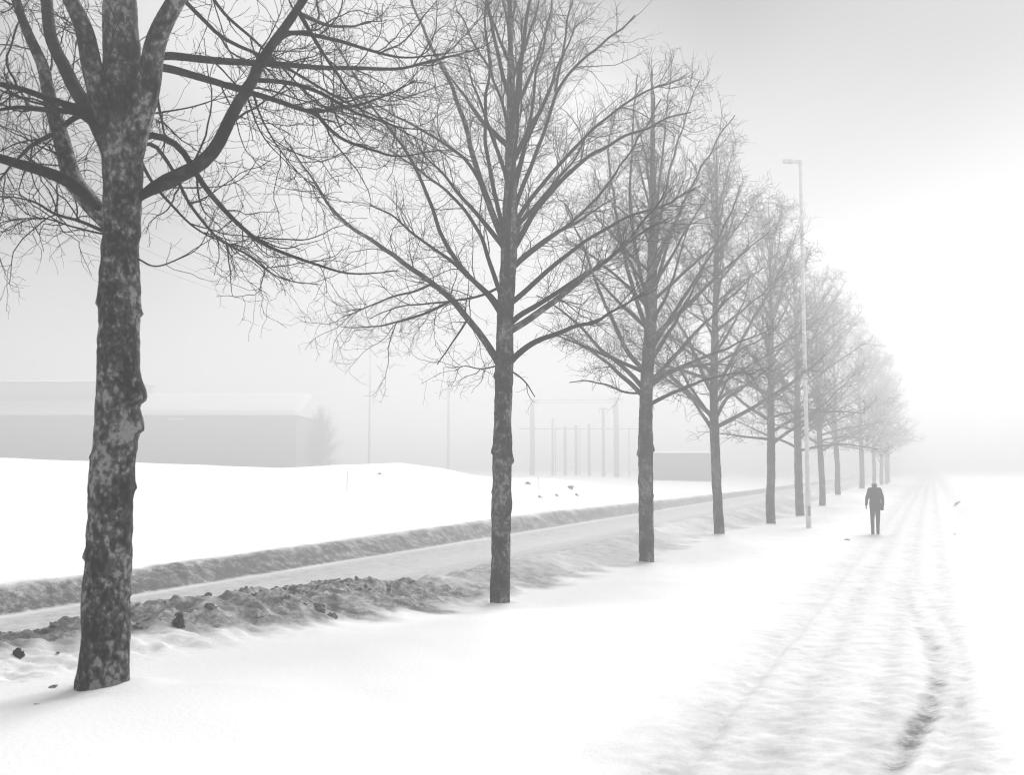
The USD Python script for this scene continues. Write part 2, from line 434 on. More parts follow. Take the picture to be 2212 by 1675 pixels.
def grow(rng, P, R, per_m, length, spread, K, rise, wander, r0, r1, t0=.1, frac=.5, flat=.0, cap=None):
    """side shoots along the parents P (N, K, 3): per_m of them per metre, (min, max) length as it lessens to the tip"""
    N, KP, _ = P.shape
    seg = np.linalg.norm(np.diff(P, axis=1), axis=-1)
    total = seg.sum(1)
    count = np.maximum(rng.poisson(total * per_m * (1 - t0)), 1)
    who = np.repeat(np.arange(N), count)
    if cap and len(who) > cap:
        who = np.sort(rng.choice(who, cap, replace=False))
    n = len(who)
    t = t0 + (1 - t0) * rng.random(n) ** .85
    t = np.minimum(t, .985)
    x = t * (KP - 1)
    i = np.minimum(x.astype(int), KP - 2)
    f = (x - i)[:, None]
    base = P[who, i] * (1 - f) + P[who, i + 1] * f
    tan = unit(P[who, i + 1] - P[who, i])
    rad = R[who, i] * (1 - f[:, 0]) + R[who, i + 1] * f[:, 0]
    perp = rng.normal(size=(n, 3))
    perp[:, 2] *= (1 - flat)
    perp = unit(perp - tan * (perp * tan).sum(-1, keepdims=True))
    ang = np.radians(spread[0] + (spread[1] - spread[0]) * rng.random(n))[:, None]
    d = unit(tan * np.cos(ang) + perp * np.sin(ang))
    Ln = (length[0] + (length[1] - length[0]) * rng.random(n)) * (1 - frac * t)
    Ln = np.minimum(Ln, total[who] * .8)
    out = np.empty((n, K, 3))
    out[:, 0] = base
    step = Ln / (K - 1)
    rs = rise[0] + (rise[1] - rise[0]) * rng.random(n)
    curl = unit(rng.normal(size=(n, 3))) * np.abs(rng.normal(size=(n, 1))) * .45 / K
    for k in range(1, K):
        d = d + np.cross(curl, d) + rng.normal(size=(n, 3)) * wander
        d[:, 2] += rs * (k / K)
        d = unit(d)
        out[:, k] = out[:, k - 1] + d * step[:, None]
    rb = np.minimum(rad * .7, r0[0] + (r0[1] - r0[0]) * rng.random(n) * np.clip(Ln / length[1], .3, 1))
    s = np.linspace(0, 1, K)
    return out, rb[:, None] * (1 - s) + np.minimum(r1, rb * .8)[:, None] * s


def trunk_mesh(rng, line, sides=28, step=.05, knobs=(), rough=.03):
    """line: rows of x, y, z, radius from the foot up; knobs: (height, angle, size)"""
    line = np.asarray(line, float)
    length = np.linalg.norm(np.diff(line[:, :3], axis=0), axis=1).sum()
    K = int(length / step) + 2
    p = resample(line, K)
    v, f = tubes(p[None, :, :3], p[None, :, 3], sides)
    v = v.reshape(K, sides, 3)
    c = p[:, None, :3]
    dirs = (v - c) / np.maximum(p[:, None, 3:4], 1e-6)
    a = np.arctan2(dirs[..., 1], dirs[..., 0])
    n1 = meshkit.fbm(v * np.array([5, 5, 2.2]) + rng.random(3) * 50, 4, 3) - .5
    n2 = meshkit.fbm(v * np.array([22, 22, 9]) + rng.random(3) * 50, 3, 5) - .5
    bump = rough * (1.6 * n1 + .8 * n2)
    for h, ang, size in knobs:
        z = v[..., 2] - p[0, 2]
        dz = np.where(z > h, (z - h) / (size * 2.2), (z - h) / (size * .4))
        da = np.angle(np.exp(1j * (a - ang)))
        bump = bump + size * .9 * np.exp(-dz ** 2 - (da / .75) ** 2)
    v = v + dirs * np.minimum(bump, p[:, None, 3] * .9)[..., None]
    return (v.reshape(-1, 3), f), p


def build_tree(name, label, foot, trunk_line, limbs, rng, density=1.0, knobs=(), group='bare trees in the row along the road', levels=3, twig_scale=1.0, trunk_step=.05, droop=0.0, shoot=(.45, 1.7)):
    """limbs: rows of x, y, z, radius. Everything in metres from the foot."""
    root = thing(name, label, 'tree', foot, group=group)
    tm, tp = trunk_mesh(rng, trunk_line, knobs=knobs, step=trunk_step)
    obj('trunk', tm, 'bark', root, smooth=True)
    K = 30
    LP, LR = [], []
    for lb in limbs:
        p = resample(lb, K)
        w = meshkit.fbm(p[:, :3] * 1.7 + rng.random(3) * 99, 3, 1)[:, None] - .5
        amp = np.linspace(0, 1, K)[:, None] * .10
        off = np.stack([meshkit.noise(p[:, :3] * 2.6 + rng.random(3) * 99, 7 + c) - .5 for c in range(3)], -1)
        p[:, :3] += off * amp * 1.2
        LP.append(p[:, :3])
        LR.append(np.maximum(p[:, 3], .004))
        sides = 9 if p[0, 3] > .05 else 6
        obj('branch', tubes(p[None, :, :3], LR[-1][None], sides), 'bark' if p[0, 3] > .03 and p[6, 3] > .05 else 'limb', root, smooth=True)
    LP, LR = np.array(LP), np.array(LR)
    parts = []
    low = (-.11 - droop, .20)
    S, SR = grow(rng, LP, LR, 4.6 * density, shoot, (22, 55), 12, low, .18, (.006, .015), .0028, t0=.16, frac=.45)
    parts.append(tubes(S, SR, 4))
    T, TR = grow(rng, S, SR, 5.6 * density, (.18, .85), (30, 70), 7, (-.13 - droop, .18), .29, (.0027, .0050), .0022, t0=.08, frac=.4)
    T2, TR2 = grow(rng, LP, LR, 3.2 * density, (.15, .6), (45, 85), 7, low, .27, (.0027, .0048), .0022, t0=.05, frac=.3)
    T, TR = np.concatenate([T, T2]), np.concatenate([TR, TR2])
    parts.append(tubes(T, TR * twig_scale, 3))
    if levels > 2:
        Q, QR = grow(rng, T, TR, 4.6 * density, (.06, .30), (30, 75), 4, (-.12, .15), .3, (.0018, .0027), .0014, t0=.1, frac=.3)
        parts.append(tubes(Q, QR * twig_scale, 3))
    obj('twigs', join(parts), 'twig', root, smooth=True, kind='stuff')
    return root


def random_limbs(rng, trunk_line, lo, hi, n, reach, avoid=(), el_lo=38, el_hi=64, sag=.0):
    """ascending limbs set in a spiral round the trunk, longest low down"""
    line = resample(trunk_line, 200)
    out = []
    for k in range(n):
        s = (k + rng.random() * .7) / n
        z = lo + (hi - lo) * s ** .92
        i = int(np.clip(np.searchsorted(line[:, 2], z), 1, 198))
        c, r = line[i, :3], line[i, 3]
        az = k * 2.39996 + rng.normal() * .35
        el = math.radians(el_lo + (el_hi - el_lo) * s + rng.normal() * 9)
        prof = reach * (1.0 - .74 * s ** 1.25) * (.62 + .55 * rng.random()) / max(.45, math.cos(el) ** .5)
        m = 9
        d = np.array([math.cos(az) * math.cos(el), math.sin(az) * math.cos(el), math.sin(el)])
        p, pts = c + 0 * d, []
        r0 = min(r * .55, .012 + .0125 * prof)
        curve = rng.normal() * .02 + (.030 if s > .25 else -.015) - sag * (s < .3)
        side = rng.normal() * .04
        for j in range(m):
            t = j / (m - 1)
            pts.append([*p, r0 * (1 - t) ** .85 + .0035])
            d = d + np.array([-d[1] * side, d[0] * side, curve]) + rng.normal(size=3) * .05
            d = d / np.linalg.norm(d)
            p = p + d * prof / (m - 1)
        out.append(pts)
    return out


def traced(pts, Y0, foot, dy, w0, w1, Yb=None):
    """a limb drawn over the photograph (pixels), leaving the trunk's distance by dy metres towards its tip"""
    pts = np.asarray(pts, float)
    s = np.r_[0, np.cumsum(np.hypot(*np.diff(pts, axis=0).T))]
    s /= s[-1]
    Y = Y0 + dy * s
    P = at(pts[:, 0], pts[:, 1], Y) - foot
    r = (w0 * (1 - s) + w1 * s) * .5 * px(Y)
    if w0 > 30:
        r = r * (.35 + .65 * sstep(0, .10, s))
    return np.column_stack([P, r])


def traced_trunk(rowsp, Y0, foot):
    r = np.asarray(rowsp, float)
    P = at(r[:, 0], r[:, 1], Y0) - foot
    return np.column_stack([P, r[:, 2] * .5 * px(Y0)])


# ---- first tree: nearest, traced
Y0, foot = 8.2, FEET[0]
t1 = traced_trunk([(217, 1530, 114), (219, 1488, 107), (226, 1400, 98), (229, 1300, 94), (234, 1200, 93), (239, 1100, 92), (245, 1000, 91), (253, 900, 90), (256, 800, 90), (258, 700, 85),
                   (259, 620, 84), (261, 540, 80), (264, 480, 78), (266, 430, 80), (265, 380, 84), (261, 320, 88), (260, 260, 88), (262, 200, 84), (262, 120, 80), (260, 30, 76), (258, -100, 64), (255, -300, 48), (255, -600, 34), (257, -900, 20), (258, -1100, 8)], Y0, foot)
rng = np.random.default_rng(11)
t1_limbs = [
    (([(285, 440), (320, 412), (360, 390), (405, 372), (440, 350), (468, 320), (486, 280), (510, 225), (538, 188), (562, 140), (605, 70), (650, 0), (720, -110), (800, -260)]), -.5, 34, 8),
    (([(262, 520), (225, 470), (188, 430), (155, 388), (133, 310), (115, 235), (100, 168), (74, 108), (52, 60), (30, -10), (0, -140)]), .5, 48, 8),
    (([(215, 455), (180, 415), (140, 385), (95, 367), (32, 348), (-60, 325), (-200, 270)]), -.7, 30, 10),
    (([(250, 380), (236, 330), (212, 270), (190, 235), (160, 195), (140, 150), (118, 95), (104, 40), (90, -60), (60, -220)]), .9, 42, 14),
    (([(252, 390), (243, 320), (224, 230), (205, 160), (190, 100), (165, 30), (130, -60), (80, -200)]), -.4, 60, 20),
    (([(272, 400), (280, 340), (303, 240), (322, 160), (338, 95), (362, 30), (410, -60), (480, -200)]), -.6, 66, 22),
    (([(240, 280), (190, 240), (140, 222), (80, 200), (32, 188), (-60, 170)]), -.9, 20, 8),
    (([(230, 300), (180, 245), (120, 232), (60, 236), (32, 238), (-50, 240)]), -1.4, 16, 8),
    (([(215, 235), (165, 250), (118, 288), (78, 310), (32, 348), (-20, 400)]), 1.2, 12, 5),
    (([(320, 135), (345, 116), (450, 130), (550, 138), (650, 146), (750, 148), (850, 147), (930, 138), (1000, 118), (1060, 84)]), 1.5, 15, 3),
    (([(310, 150), (345, 142), (420, 163), (500, 186), (545, 202), (620, 228), (682, 241), (720, 232), (790, 220), (860, 202), (900, 180)]), .9, 15, 4),
    (([(682, 241), (700, 265), (740, 300), (800, 320), (870, 340), (950, 320)]), .3, 7, 2.5),
    (([(285, 310), (320, 291), (352, 296), (395, 322), (425, 382), (462, 432), (520, 487), (600, 542), (650, 566), (720, 581), (790, 594), (860, 588)]), 1.6, 13, 3),
    (([(290, 320), (330, 305), (362, 348), (385, 388), (402, 432), (452, 500), (520, 545), (580, 580), (625, 612), (680, 622)]), 2.2, 8, 2.5),
    (([(585, 105), (615, 70), (660, 70), (720, 86), (800, 108), (870, 122), (940, 122), (1010, 112)]), .9, 10, 2.5),
    (([(330, -110), (368, -40), (400, 6), (432, 35), (475, 80), (545, 112), (605, 145), (680, 185), (745, 225), (830, 262), (905, 306), (985, 345)]), 1.8, 9, 2.5),
    (([(548, 172), (620, 178), (690, 198), (740, 222), (800, 262), (880, 288), (950, 300)]), .5, 9, 2.5),
    (([(370, -160), (425, -60), (470, 8), (500, 45), (560, 92), (625, 160), (690, 225), (745, 245), (820, 262)]), 2.4, 8, 2.5),
    (([(640, 15), (665, 60), (700, 120), (735, 165), (760, 215), (800, 260)]), .5, 9, 2.5),
    (([(330, 170), (340, 210), (350, 260), (352, 310), (347, 350)]), 1.0, 7, 2),
    (([(650, 30), (690, 48), (740, 56), (790, 50), (840, 32)]), 1.2, 8, 2.5),
    (([(548, 205), (560, 250), (585, 300), (620, 345), (660, 390), (705, 420)]), .3, 5, 2),
    (([(535, 210), (555, 270), (600, 330), (650, 380)]), .9, 4.5, 2),
    (([(300, 560), (330, 575), (365, 570), (400, 555), (430, 530), (455, 508)]), -.5, 4, 2),
    (([(300, 340), (330, 400), (365, 440), (400, 475), (450, 508), (520, 540)]), 1.1, 7, 2.5),
    (([(225, 500), (180, 480), (130, 465), (80, 440), (32, 425), (-40, 420)]), .9, 7, 3),
    (([(220, 505), (170, 495), (110, 478), (32, 470), (-40, 480)]), 1.5, 5, 3),
    (([(300, 250), (370, 240), (440, 225), (510, 205)]), .6, 5, 2.5),
]
limbs = [traced(p, Y0, foot, dy, a * (1.3 if 6 < a < 18 else 1.06), b * (.65 if a < 18 else 1)) for p, dy, a, b in t1_limbs]
limbs += random_limbs(rng, t1, 6.0, 11.5, 20, 3.4)
build_tree('bare_tree', 'nearest and darkest bare tree, thick knobbly mottled trunk and forked low limbs', foot, t1, limbs, rng, density=1.3, levels=3, trunk_step=.03, shoot=(.4, 1.6), droop=.0,
           knobs=((2.50, -.15, .085), (2.24, -.2, .06), (3.28, 2.9, .045), (3.2, .2, .03), (1.75, .1, .03), (1.2, 3.0, .03), (2.0, 2.9, .03), (.9, .0, .025)))

# ---- second tree
Y0, foot = 16.4, FEET[1]
t2 = traced_trunk([(1079, 1345, 45), (1080, 1311, 43), (1081, 1200, 41), (1084, 1080, 41), (1086, 980, 42), (1086, 900, 38), (1089, 800, 38), (1091, 700, 38), (1096, 600, 36), (1100, 520, 36), (1103, 440, 30), (1104, 360, 26), (1103, 300, 23),
                   (1104, 200, 18), (1103, 100, 14), (1102, 20, 11), (1100, -120, 5)], Y0, foot)
rng = np.random.default_rng(22)
t2_limbs = [
    (([(1085, 800), (1066, 765), (1046, 735), (1024, 705), (1008, 685), (978, 648), (930, 608), (870, 570), (815, 528), (752, 490), (700, 432), (650, 350), (618, 300)]), .6, 17, 3),
    (([(978, 648), (938, 668), (890, 690), (800, 712), (740, 708)]), .5, 7, 2),
    (([(935, 612), (900, 628), (850, 640), (790, 662), (745, 680)]), .4, 6, 2),
    (([(1010, 690), (985, 728), (962, 765), (945, 790)]), -.5, 5, 2),
    (([(1088, 690), (1060, 645), (1030, 615), (985, 570), (940, 540), (890, 505), (845, 470), (800, 440)]), -.6, 12, 3),
    (([(1092, 680), (1062, 640), (1020, 605), (980, 560), (950, 500), (925, 430), (895, 355), (860, 300), (820, 250), (770, 175), (735, 110), (700, 60)]), -.2, 13, 3),
    (([(1090, 660), (1065, 590), (1052, 545), (1025, 480), (985, 430), (930, 385), (880, 345), (840, 320)]), .9, 12, 3),
    (([(1096, 540), (1075, 490), (1052, 430), (1035, 385), (1020, 330), (1000, 250), (968, 170), (930, 95), (895, 20), (870, -40)]), .4, 16, 4),
    (([(1040, 400), (1010, 345), (975, 320), (930, 290), (880, 262), (800, 225), (740, 190)]), .6, 8, 2.5),
    (([(1098, 530), (1078, 460), (1065, 400), (1052, 330), (1045, 240), (1058, 140), (1050, 30), (1045, -40)]), -.7, 12, 4),
    (([(1080, 620), (1040, 640), (990, 650), (930, 655), (860, 660), (800, 690)]), -.9, 7, 2),
    (([(1096, 790), (1118, 765), (1160, 735), (1220, 716), (1290, 692), (1345, 662), (1395, 630)]), -.5, 15, 3),
    (([(1098, 705), (1120, 682), (1160, 660), (1230, 612), (1300, 570), (1370, 515), (1440, 470)]), -.7, 13, 3),
    (([(1098, 660), (1125, 638), (1165, 600), (1235, 542), (1310, 492), (1380, 464), (1450, 440), (1500, 410)]), -.2, 13, 3),
    (([(1100, 590), (1130, 560), (1180, 520), (1250, 470), (1320, 395), (1380, 300), (1430, 215)]), .6, 9, 3),
    (([(1105, 545), (1125, 510), (1155, 455), (1220, 380), (1290, 322), (1370, 286), (1440, 260), (1495, 238)]), .3, 14, 3),
    (([(1105, 500), (1130, 450), (1175, 395), (1230, 330), (1290, 270), (1350, 220), (1420, 190), (1460, 172)]), -.4, 12, 3),
    (([(1103, 480), (1125, 410), (1155, 340), (1182, 270), (1203, 188), (1245, 140), (1300, 92), (1370, 30)]), -.2, 12, 4),
    (([(1200, 195), (1214, 120), (1230, 32), (1240, -30)]), .2, 7, 4),
    (([(1105, 440), (1128, 350), (1146, 250), (1160, 150), (1184, 60), (1195, -20)]), .3, 10, 4),
    (([(1103, 420), (1112, 330), (1120, 240), (1128, 140), (1130, 40)]), -.8, 9, 4),
    (([(1100, 800), (1125, 815), (1140, 830), (1160, 858)]), .2, 4, 2),
    (([(1075, 790), (1040, 800), (1005, 790), (975, 805)]), -.3, 4, 1.5),
    (([(1103, 300), (1085, 220), (1060, 150), (1020, 80), (985, 20)]), .2, 8, 3),
]
limbs = [traced(p, Y0, foot, dy, a, b) for p, dy, a, b in t2_limbs]
limbs += [l for l in random_limbs(rng, t2, 4.3, 10.2, 18, 3.6)]
build_tree('bare_tree', 'bare tree with straight mottled trunk, second along the row, crown cut by the top edge', foot, t2, limbs, rng, density=1.32, levels=3, shoot=(.5, 2.0),
           knobs=((2.6, .1, .04), (2.75, 3.1, .035), (4.0, 3.0, .03), (1.5, .0, .02), (2.1, 2.9, .02)))

# ---- third tree
Y0, foot = 24.6, FEET[2]
t3 = traced_trunk([(1396, 1240, 34), (1397, 1217, 33), (1395, 1100, 31), (1395, 1000, 31), (1394, 950, 33), (1395, 900, 29), (1396, 840, 28), (1402, 760, 27), (1406, 680, 26), (1408, 600, 23), (1410, 520, 20), (1411, 440, 17), (1410, 340, 12),
                   (1410, 240, 8), (1408, 150, 3)], Y0, foot)
rng = np.random.default_rng(33)
t3_limbs = [
    (([(1390, 840), (1365, 810), (1330, 780), (1290, 750), (1255, 705), (1200, 660), (1160, 640)]), .5, 11, 2.5),
    (([(1392, 800), (1360, 770), (1330, 710), (1300, 640), (1270, 560), (1245, 500), (1220, 440)]), -.4, 11, 2.5),
    (([(1400, 720), (1375, 650), (1352, 570), (1335, 490), (1322, 400), (1312, 310), (1330, 230)]), .3, 11, 2.5),
    (([(1404, 680), (1385, 600), (1370, 520), (1360, 430), (1365, 330), (1370, 230), (1380, 160)]), -.6, 9, 2.5),
    (([(1400, 830), (1440, 790), (1480, 745), (1530, 690), (1580, 640), (1620, 600)]), -.4, 11, 2.5),
    (([(1404, 760), (1440, 700), (1480, 640), (1530, 560), (1570, 480), (1600, 400)]), .4, 10, 2.5),
    (([(1408, 650), (1430, 570), (1460, 470), (1500, 390), (1540, 320), (1585, 250)]), .2, 9, 2.5),
    (([(1410, 560), (1430, 450), (1450, 350), (1475, 270), (1500, 200), (1510, 170)]), -.2, 8, 2.5),
    (([(1410, 500), (1425, 400), (1435, 300), (1445, 200), (1455, 130)]), .4, 7, 2),
    (([(1390, 850), (1350, 850), (1310, 830), (1270, 820), (1230, 830)]), .2, 6, 2),
]
limbs = [traced(p, Y0, foot, dy, a, b) for p, dy, a, b in t3_limbs]
limbs += random_limbs(rng, t3, 3.7, 9.4, 30, 3.8, el_lo=22)
build_tree('bare_tree', 'bare tree third along the row, upright fan of limbs above a swollen trunk', foot, t3, limbs, rng, density=1.25, levels=3, twig_scale=1.6,
           knobs=((3.0, .1, .05), (2.9, 3.1, .045), (1.9, .2, .02)))

# ---- fourth tree: low forked
Y0, foot = 33.6, FEET[3]
t4 = traced_trunk([(1555, 1172, 25), (1554, 1155, 23), (1550, 1080, 20), (1546, 1000, 20), (1544, 950, 20), (1543, 920, 19), (1541, 860, 17), (1543, 780, 16), (1545, 690, 14), (1547, 600, 12), (1548, 500, 9), (1548, 400, 6), (1548, 300, 3)], Y0, foot)
rng = np.random.default_rng(44)
t4_limbs = [
    (([(1543, 935), (1530, 915), (1512, 888), (1490, 855), (1460, 835), (1420, 800)]), -.4, 9, 2.5),
    (([(1541, 910), (1525, 885), (1500, 850), (1470, 800), (1440, 740), (1420, 690)]), .4, 7, 2.5),
    (([(1546, 905), (1558, 880), (1572, 858), (1600, 845), (1640, 810), (1680, 780)]), -.3, 9, 2.5),
    (([(1543, 850), (1575, 790), (1610, 720), (1650, 650), (1690, 580), (1710, 520)]), .3, 9, 2.5),
]
limbs = [traced(p, Y0, foot, dy, a, b) for p, dy, a, b in t4_limbs]
limbs += random_limbs(rng, t4, 3.5, 12.0, 38, 4.0, el_lo=22)
build_tree('bare_tree', 'bare tree fourth along the row, trunk leaning and forking low into three', foot, t4, limbs, rng, density=1.55, levels=2, twig_scale=2.3, knobs=((2.2, .2, .02),))


# ---- the rest of the row: three grown trees, then copies of them
def grown(seed, foot, H, dia, base, reach, n, label, lean=0.0, density=1.35):
    rng = np.random.default_rng(seed)
    hs = np.array([-.3, 0, .8, 2, 3.2, 4.5, 6, 7.5, 9, 10.5, 12, 13.3, 14.5]) / 14.5 * H
    hs[0] = -.3
    k = np.clip(hs / H, 0, 1)
    r = dia / 2 * np.interp(k, [0, .05, .2, .35, .55, .75, 1], [1.1, 1.0, .95, .86, .55, .28, .05])
    wob = np.cumsum(rng.normal(size=(len(hs), 2)) * .035, 0)
    line = np.column_stack([wob[:, 0] + lean * hs, wob[:, 1], hs, r])
    limbs = random_limbs(rng, line, base, H * .9, n, reach, el_lo=22)
    return build_tree('bare_tree', label, foot, line, limbs, rng, density=density, levels=2, twig_scale=2.8, trunk_step=.08, knobs=((base * .9, rng.random() * 6, .04), (base * .5, rng.random() * 6, .03)))


protos = [
    grown(55, FEET[4], 14.0, TREES[4][3], 3.2, 4.3, 44, 'grey bare tree with plain straight trunk, fifth along the row', lean=.012),
    grown(66, FEET[5], 14.0, TREES[5][3], 3.1, 4.3, 44, 'pale grey bare tree just left of the tall street lamp post', lean=-.010),
    grown(77, FEET[6], 14.2, TREES[6][3], 3.2, 4.4, 44, 'faint bare tree just right of the tall street lamp post'),
]
tail = ['faint fog-grey bare tree, eighth along the row', 'very faint bare tree just left of the walker', 'barely visible bare tree right behind the walker',
        'foggy bare tree, eleventh along the row', 'foggy bare tree, twelfth along the row', 'last dim bare tree before the row vanishes in fog']
for k, lab in enumerate(tail):
    p = path_for('bare_tree', '/World')
    x = UsdGeom.Xform.Define(stage, p)
    x.AddTranslateOp().Set(Gf.Vec3d(*map(float, FEET[7 + k])))
    x.AddRotateZOp().Set(70.0 + 97.0 * k)
    sc = (1.0, 1.03, .97, 1.02, .98, 1.0)[k]
    x.AddScaleOp().Set(Gf.Vec3f(sc, sc, sc))
    x.GetPrim().GetReferences().AddInternalReference(protos[k % 3])
    x.GetPrim().SetInstanceable(True)
    tag(x.GetPrim(), lab, 'tree', 'bare trees in the row along the road')


# ------------------------------------------------------------------ solids
def box(x0, x1, y0, y1, z0, z1):
    b = trimesh.creation.box((x1 - x0, y1 - y0, z1 - z0))
    b.apply_translation(((x0 + x1) / 2, (y0 + y1) / 2, (z0 + z1) / 2))
    return b


def rounded(w, d, h, r):
    r = min(r, w / 2 - 1e-3, d / 2 - 1e-3, h / 2 - 1e-3)
    s = m3.Manifold.sphere(r, 12)
    return m3.Manifold.batch_hull([s.translate((x * (w / 2 - r), y * (d / 2 - r), z * (h / 2 - r))) for x in (-1, 1) for y in (-1, 1) for z in (-1, 1)])


def tube(pts, r, sides=10):
    pts = np.asarray(pts, float)
    r = np.broadcast_to(np.asarray(r, float), (len(pts),))
    v, f = tubes(pts[None], r[None], sides)
    n = len(pts)
    caps = [[0, k + 1, k] for k in range(1, sides - 1)] + [[(n - 1) * sides, (n - 1) * sides + k, (n - 1) * sides + k + 1] for k in range(1, sides - 1)]
    return v, np.vstack([f, caps])


# ------------------------------------------------------------------ street lamp
Yl = 36.3
lx, ly, lz = at(1747, 1145, Yl)
H = at(1746, 347, Yl)[2] - lz
lamp = thing('street_lamp', 'tall pale steel street lamp with short arm standing between trees and path', 'street lamp', (lx, ly, lz))
obj('post', tube([(0, 0, -.4), (0, 0, .0), (0, 0, 1.4), (0, 0, 1.45), (0, 0, H * .6), (0, 0, H - .1)], [.095, .095, .095, .078, .068, .055], 16), 'steel', lamp, smooth=40)
obj('arm', tube([(0, 0, H - .22), (0, 0, H - .02), (-.01, 0, H + .01), (-.10, 0, H), (-.20, 0, H - .01)], [.07, .07, .06, .055, .05], 12), 'steel', lamp, smooth=40)
hd = rounded(.58, .22, .13, .05).rotate((0, 4, 0)).translate((-.36, 0, H - .02))
hp = obj('lamp_head', hd, 'steel', lamp, smooth=40)
obj('lens', rounded(.34, .14, .03, .012).rotate((0, 5, 0)).translate((-.45, 0, H - .088)), 'glass', hp, smooth=40)
obj('door', box(-.04, .04, -.112, -.104, .5, .85), 'graysteel', lamp)

# ------------------------------------------------------------------ walker
Yw = 35.2
Yw = 34.6
wx, wy, _ = at(1892, 1151, Yw)
wz = ground_z(wx, wy) - .01


def chain(pairs, seg=20):
    """hulls of spheres, bone by bone"""
    out = []
    for a, b in pairs:
        out.append(m3.Manifold.batch_hull([m3.Manifold.sphere(a[3], seg).translate(tuple(a[:3])), m3.Manifold.sphere(b[3], seg).translate(tuple(b[:3]))]))
    return out


def soft(parts, length=.025, it=12):
    m = m3.Manifold.batch_boolean(parts, m3.OpType.Add).refine_to_length(length)
    mm = m.to_mesh()
    t = trimesh.Trimesh(mm.vert_properties[:, :3], mm.tri_verts)
    trimesh.smoothing.filter_taubin(t, iterations=it)
    return t


def bones(*pts):
    return list(zip(pts[:-1], pts[1:]))


# joints: x to the side, +y is the walking direction (away), z up; mid-stride
HIPL, HIPR = (-.085, 0, .90), (.085, 0, .90)
KNL, KNR = (-.10, .03, .50), (.085, .10, .50)
ANL, ANR = (-.10, -.05, .09), (.075, .12, .09)
SHL, SHR = (-.158, 0, 1.415), (.158, 0, 1.415)
ELL, ELR = (-.262, -.03, 1.15), (.245, -.05, 1.16)
WRL, WRR = (-.290, .06, .93), (.262, .06, .93)


def ex(p, r, dx=0, dy=0, dz=0):
    return (p[0] + dx, p[1] + dy, p[2] + dz, r)


def hand(w, side):
    """palm, four bent fingers and a thumb"""
    x, y, z = w
    out = chain(bones((x, y, z, .026), (x, y + .01, z - .04, .030), (x, y + .015, z - .085, .028)), 14)
    for k in range(4):
        fx, fy = x - side * .002, y + .045 - k * .020
        L_ = (.034, .040, .037, .028)[k]
        out += chain(bones((fx, fy - .01, z - .085, .0095), (fx - side * .008, fy - .005, z - .085 - L_, .0085), (fx - side * .026, fy - .004, z - .085 - L_ * 1.7, .0075)), 8)
    out += chain(bones((x, y + .028, z - .035, .011), (x - side * .012, y + .055, z - .06, .010), (x - side * .018, y + .058, z - .09, .0085)), 8)
    return out


body = []
body += chain(bones((0, 0, .92, .13), (0, 0, 1.15, .125), (0, 0, 1.36, .135)))
body += chain(bones(ex(SHL, .06), ex(SHR, .06)))
body += chain(bones((0, .005, 1.42, .062), (0, .015, 1.53, .056)))
for hip, kn, an in ((HIPL, KNL, ANL), (HIPR, KNR, ANR)):
    body += chain(bones(ex(hip, .085), ex(kn, .055), ex(an, .04)))
    body += chain(bones(ex(an, .04, dz=-.03), ex(an, .035, dy=.15, dz=-.055)))
for sh, el, wr, side in ((SHL, ELL, WRL, -1), (SHR, ELR, WRR, 1)):
    body += chain(bones(ex(sh, .055), ex(el, .042), ex(wr, .028)))
    body += hand(wr, side)
# head, tilted a little down; face towards +y
head = [m3.Manifold.sphere(.078, 24).scale((.95, 1.12, 1.12)).translate((0, .02, 1.665)), m3.Manifold.sphere(.058, 20).scale((.95, 1.05, 1.0)).translate((0, .045, 1.60))]
head += chain(bones((0, .105, 1.665, .010), (0, .125, 1.64, .015)), 10)                       # nose
head += chain(bones((-.025, .098, 1.608, .008), (.025, .098, 1.608, .008)), 8)                # lips
for s in (-1, 1):
    head += [m3.Manifold.sphere(.013, 10).translate((s * .032, .092, 1.68))]                   # eyes
    head += chain(bones((s * .03, .1, 1.70, .008), (s * .05, .085, 1.70, .007)), 8)            # brows
    head += [m3.Manifold.sphere(.03, 12).scale((.35, .7, 1.1)).translate((s * .078, .012, 1.655))]   # ears
NECK = (0, .01, 1.46)


def bow(m):
    return m.translate((0, -.01, -1.46)).rotate((-46, 0, 0)).translate((0, .04, 1.425))


head = [bow(h) for h in head]
body += head
walker = thing('person', 'person in dark coat and pale knitted hat walking away along the snowy path', 'person', (wx, wy, wz + .0), -math.atan(SLOPE) * .8)
UsdGeom.Xformable(stage.GetPrimAtPath(walker)).AddScaleOp().Set(Gf.Vec3f(.98, 1.0, 1.09))
bp = obj('body', soft(body, .02, 8), 'skin', walker, smooth=True)
coat = []
coat += chain(bones((0, -.005, .86, .165), (0, -.005, .98, .155), (0, 0, 1.16, .150), (0, 0, 1.34, .155), (0, 0, 1.41, .125)), 28)
coat += chain(bones((-.075, -.01, .88, .115), (-.07, 0, 1.2, .12), (-.085, 0, 1.36, .105)), 24) + chain(bones((.075, -.01, .88, .115), (.07, 0, 1.2, .12), (.085, 0, 1.36, .105)), 24)
coat += chain(bones(ex(SHL, .078), ex(SHR, .078)))
coat += chain(bones((0, .0, 1.45, .085), (0, .01, 1.545, .075)))
for sh, el, wr in ((SHL, ELL, WRL), (SHR, ELR, WRR)):
    coat += chain(bones(ex(sh, .078), ex(el, .058), ex(wr, .044, dz=.02)))
cm = m3.Manifold.batch_boolean(coat, m3.OpType.Add).trim_by_plane((0, 0, 1), .77).refine_to_length(.03)
mm = cm.to_mesh()
cm = trimesh.Trimesh(mm.vert_properties[:, :3], mm.tri_verts)
n = meshkit.fbm(cm.vertices * np.array([9, 9, 5]), 3, 2) - .5
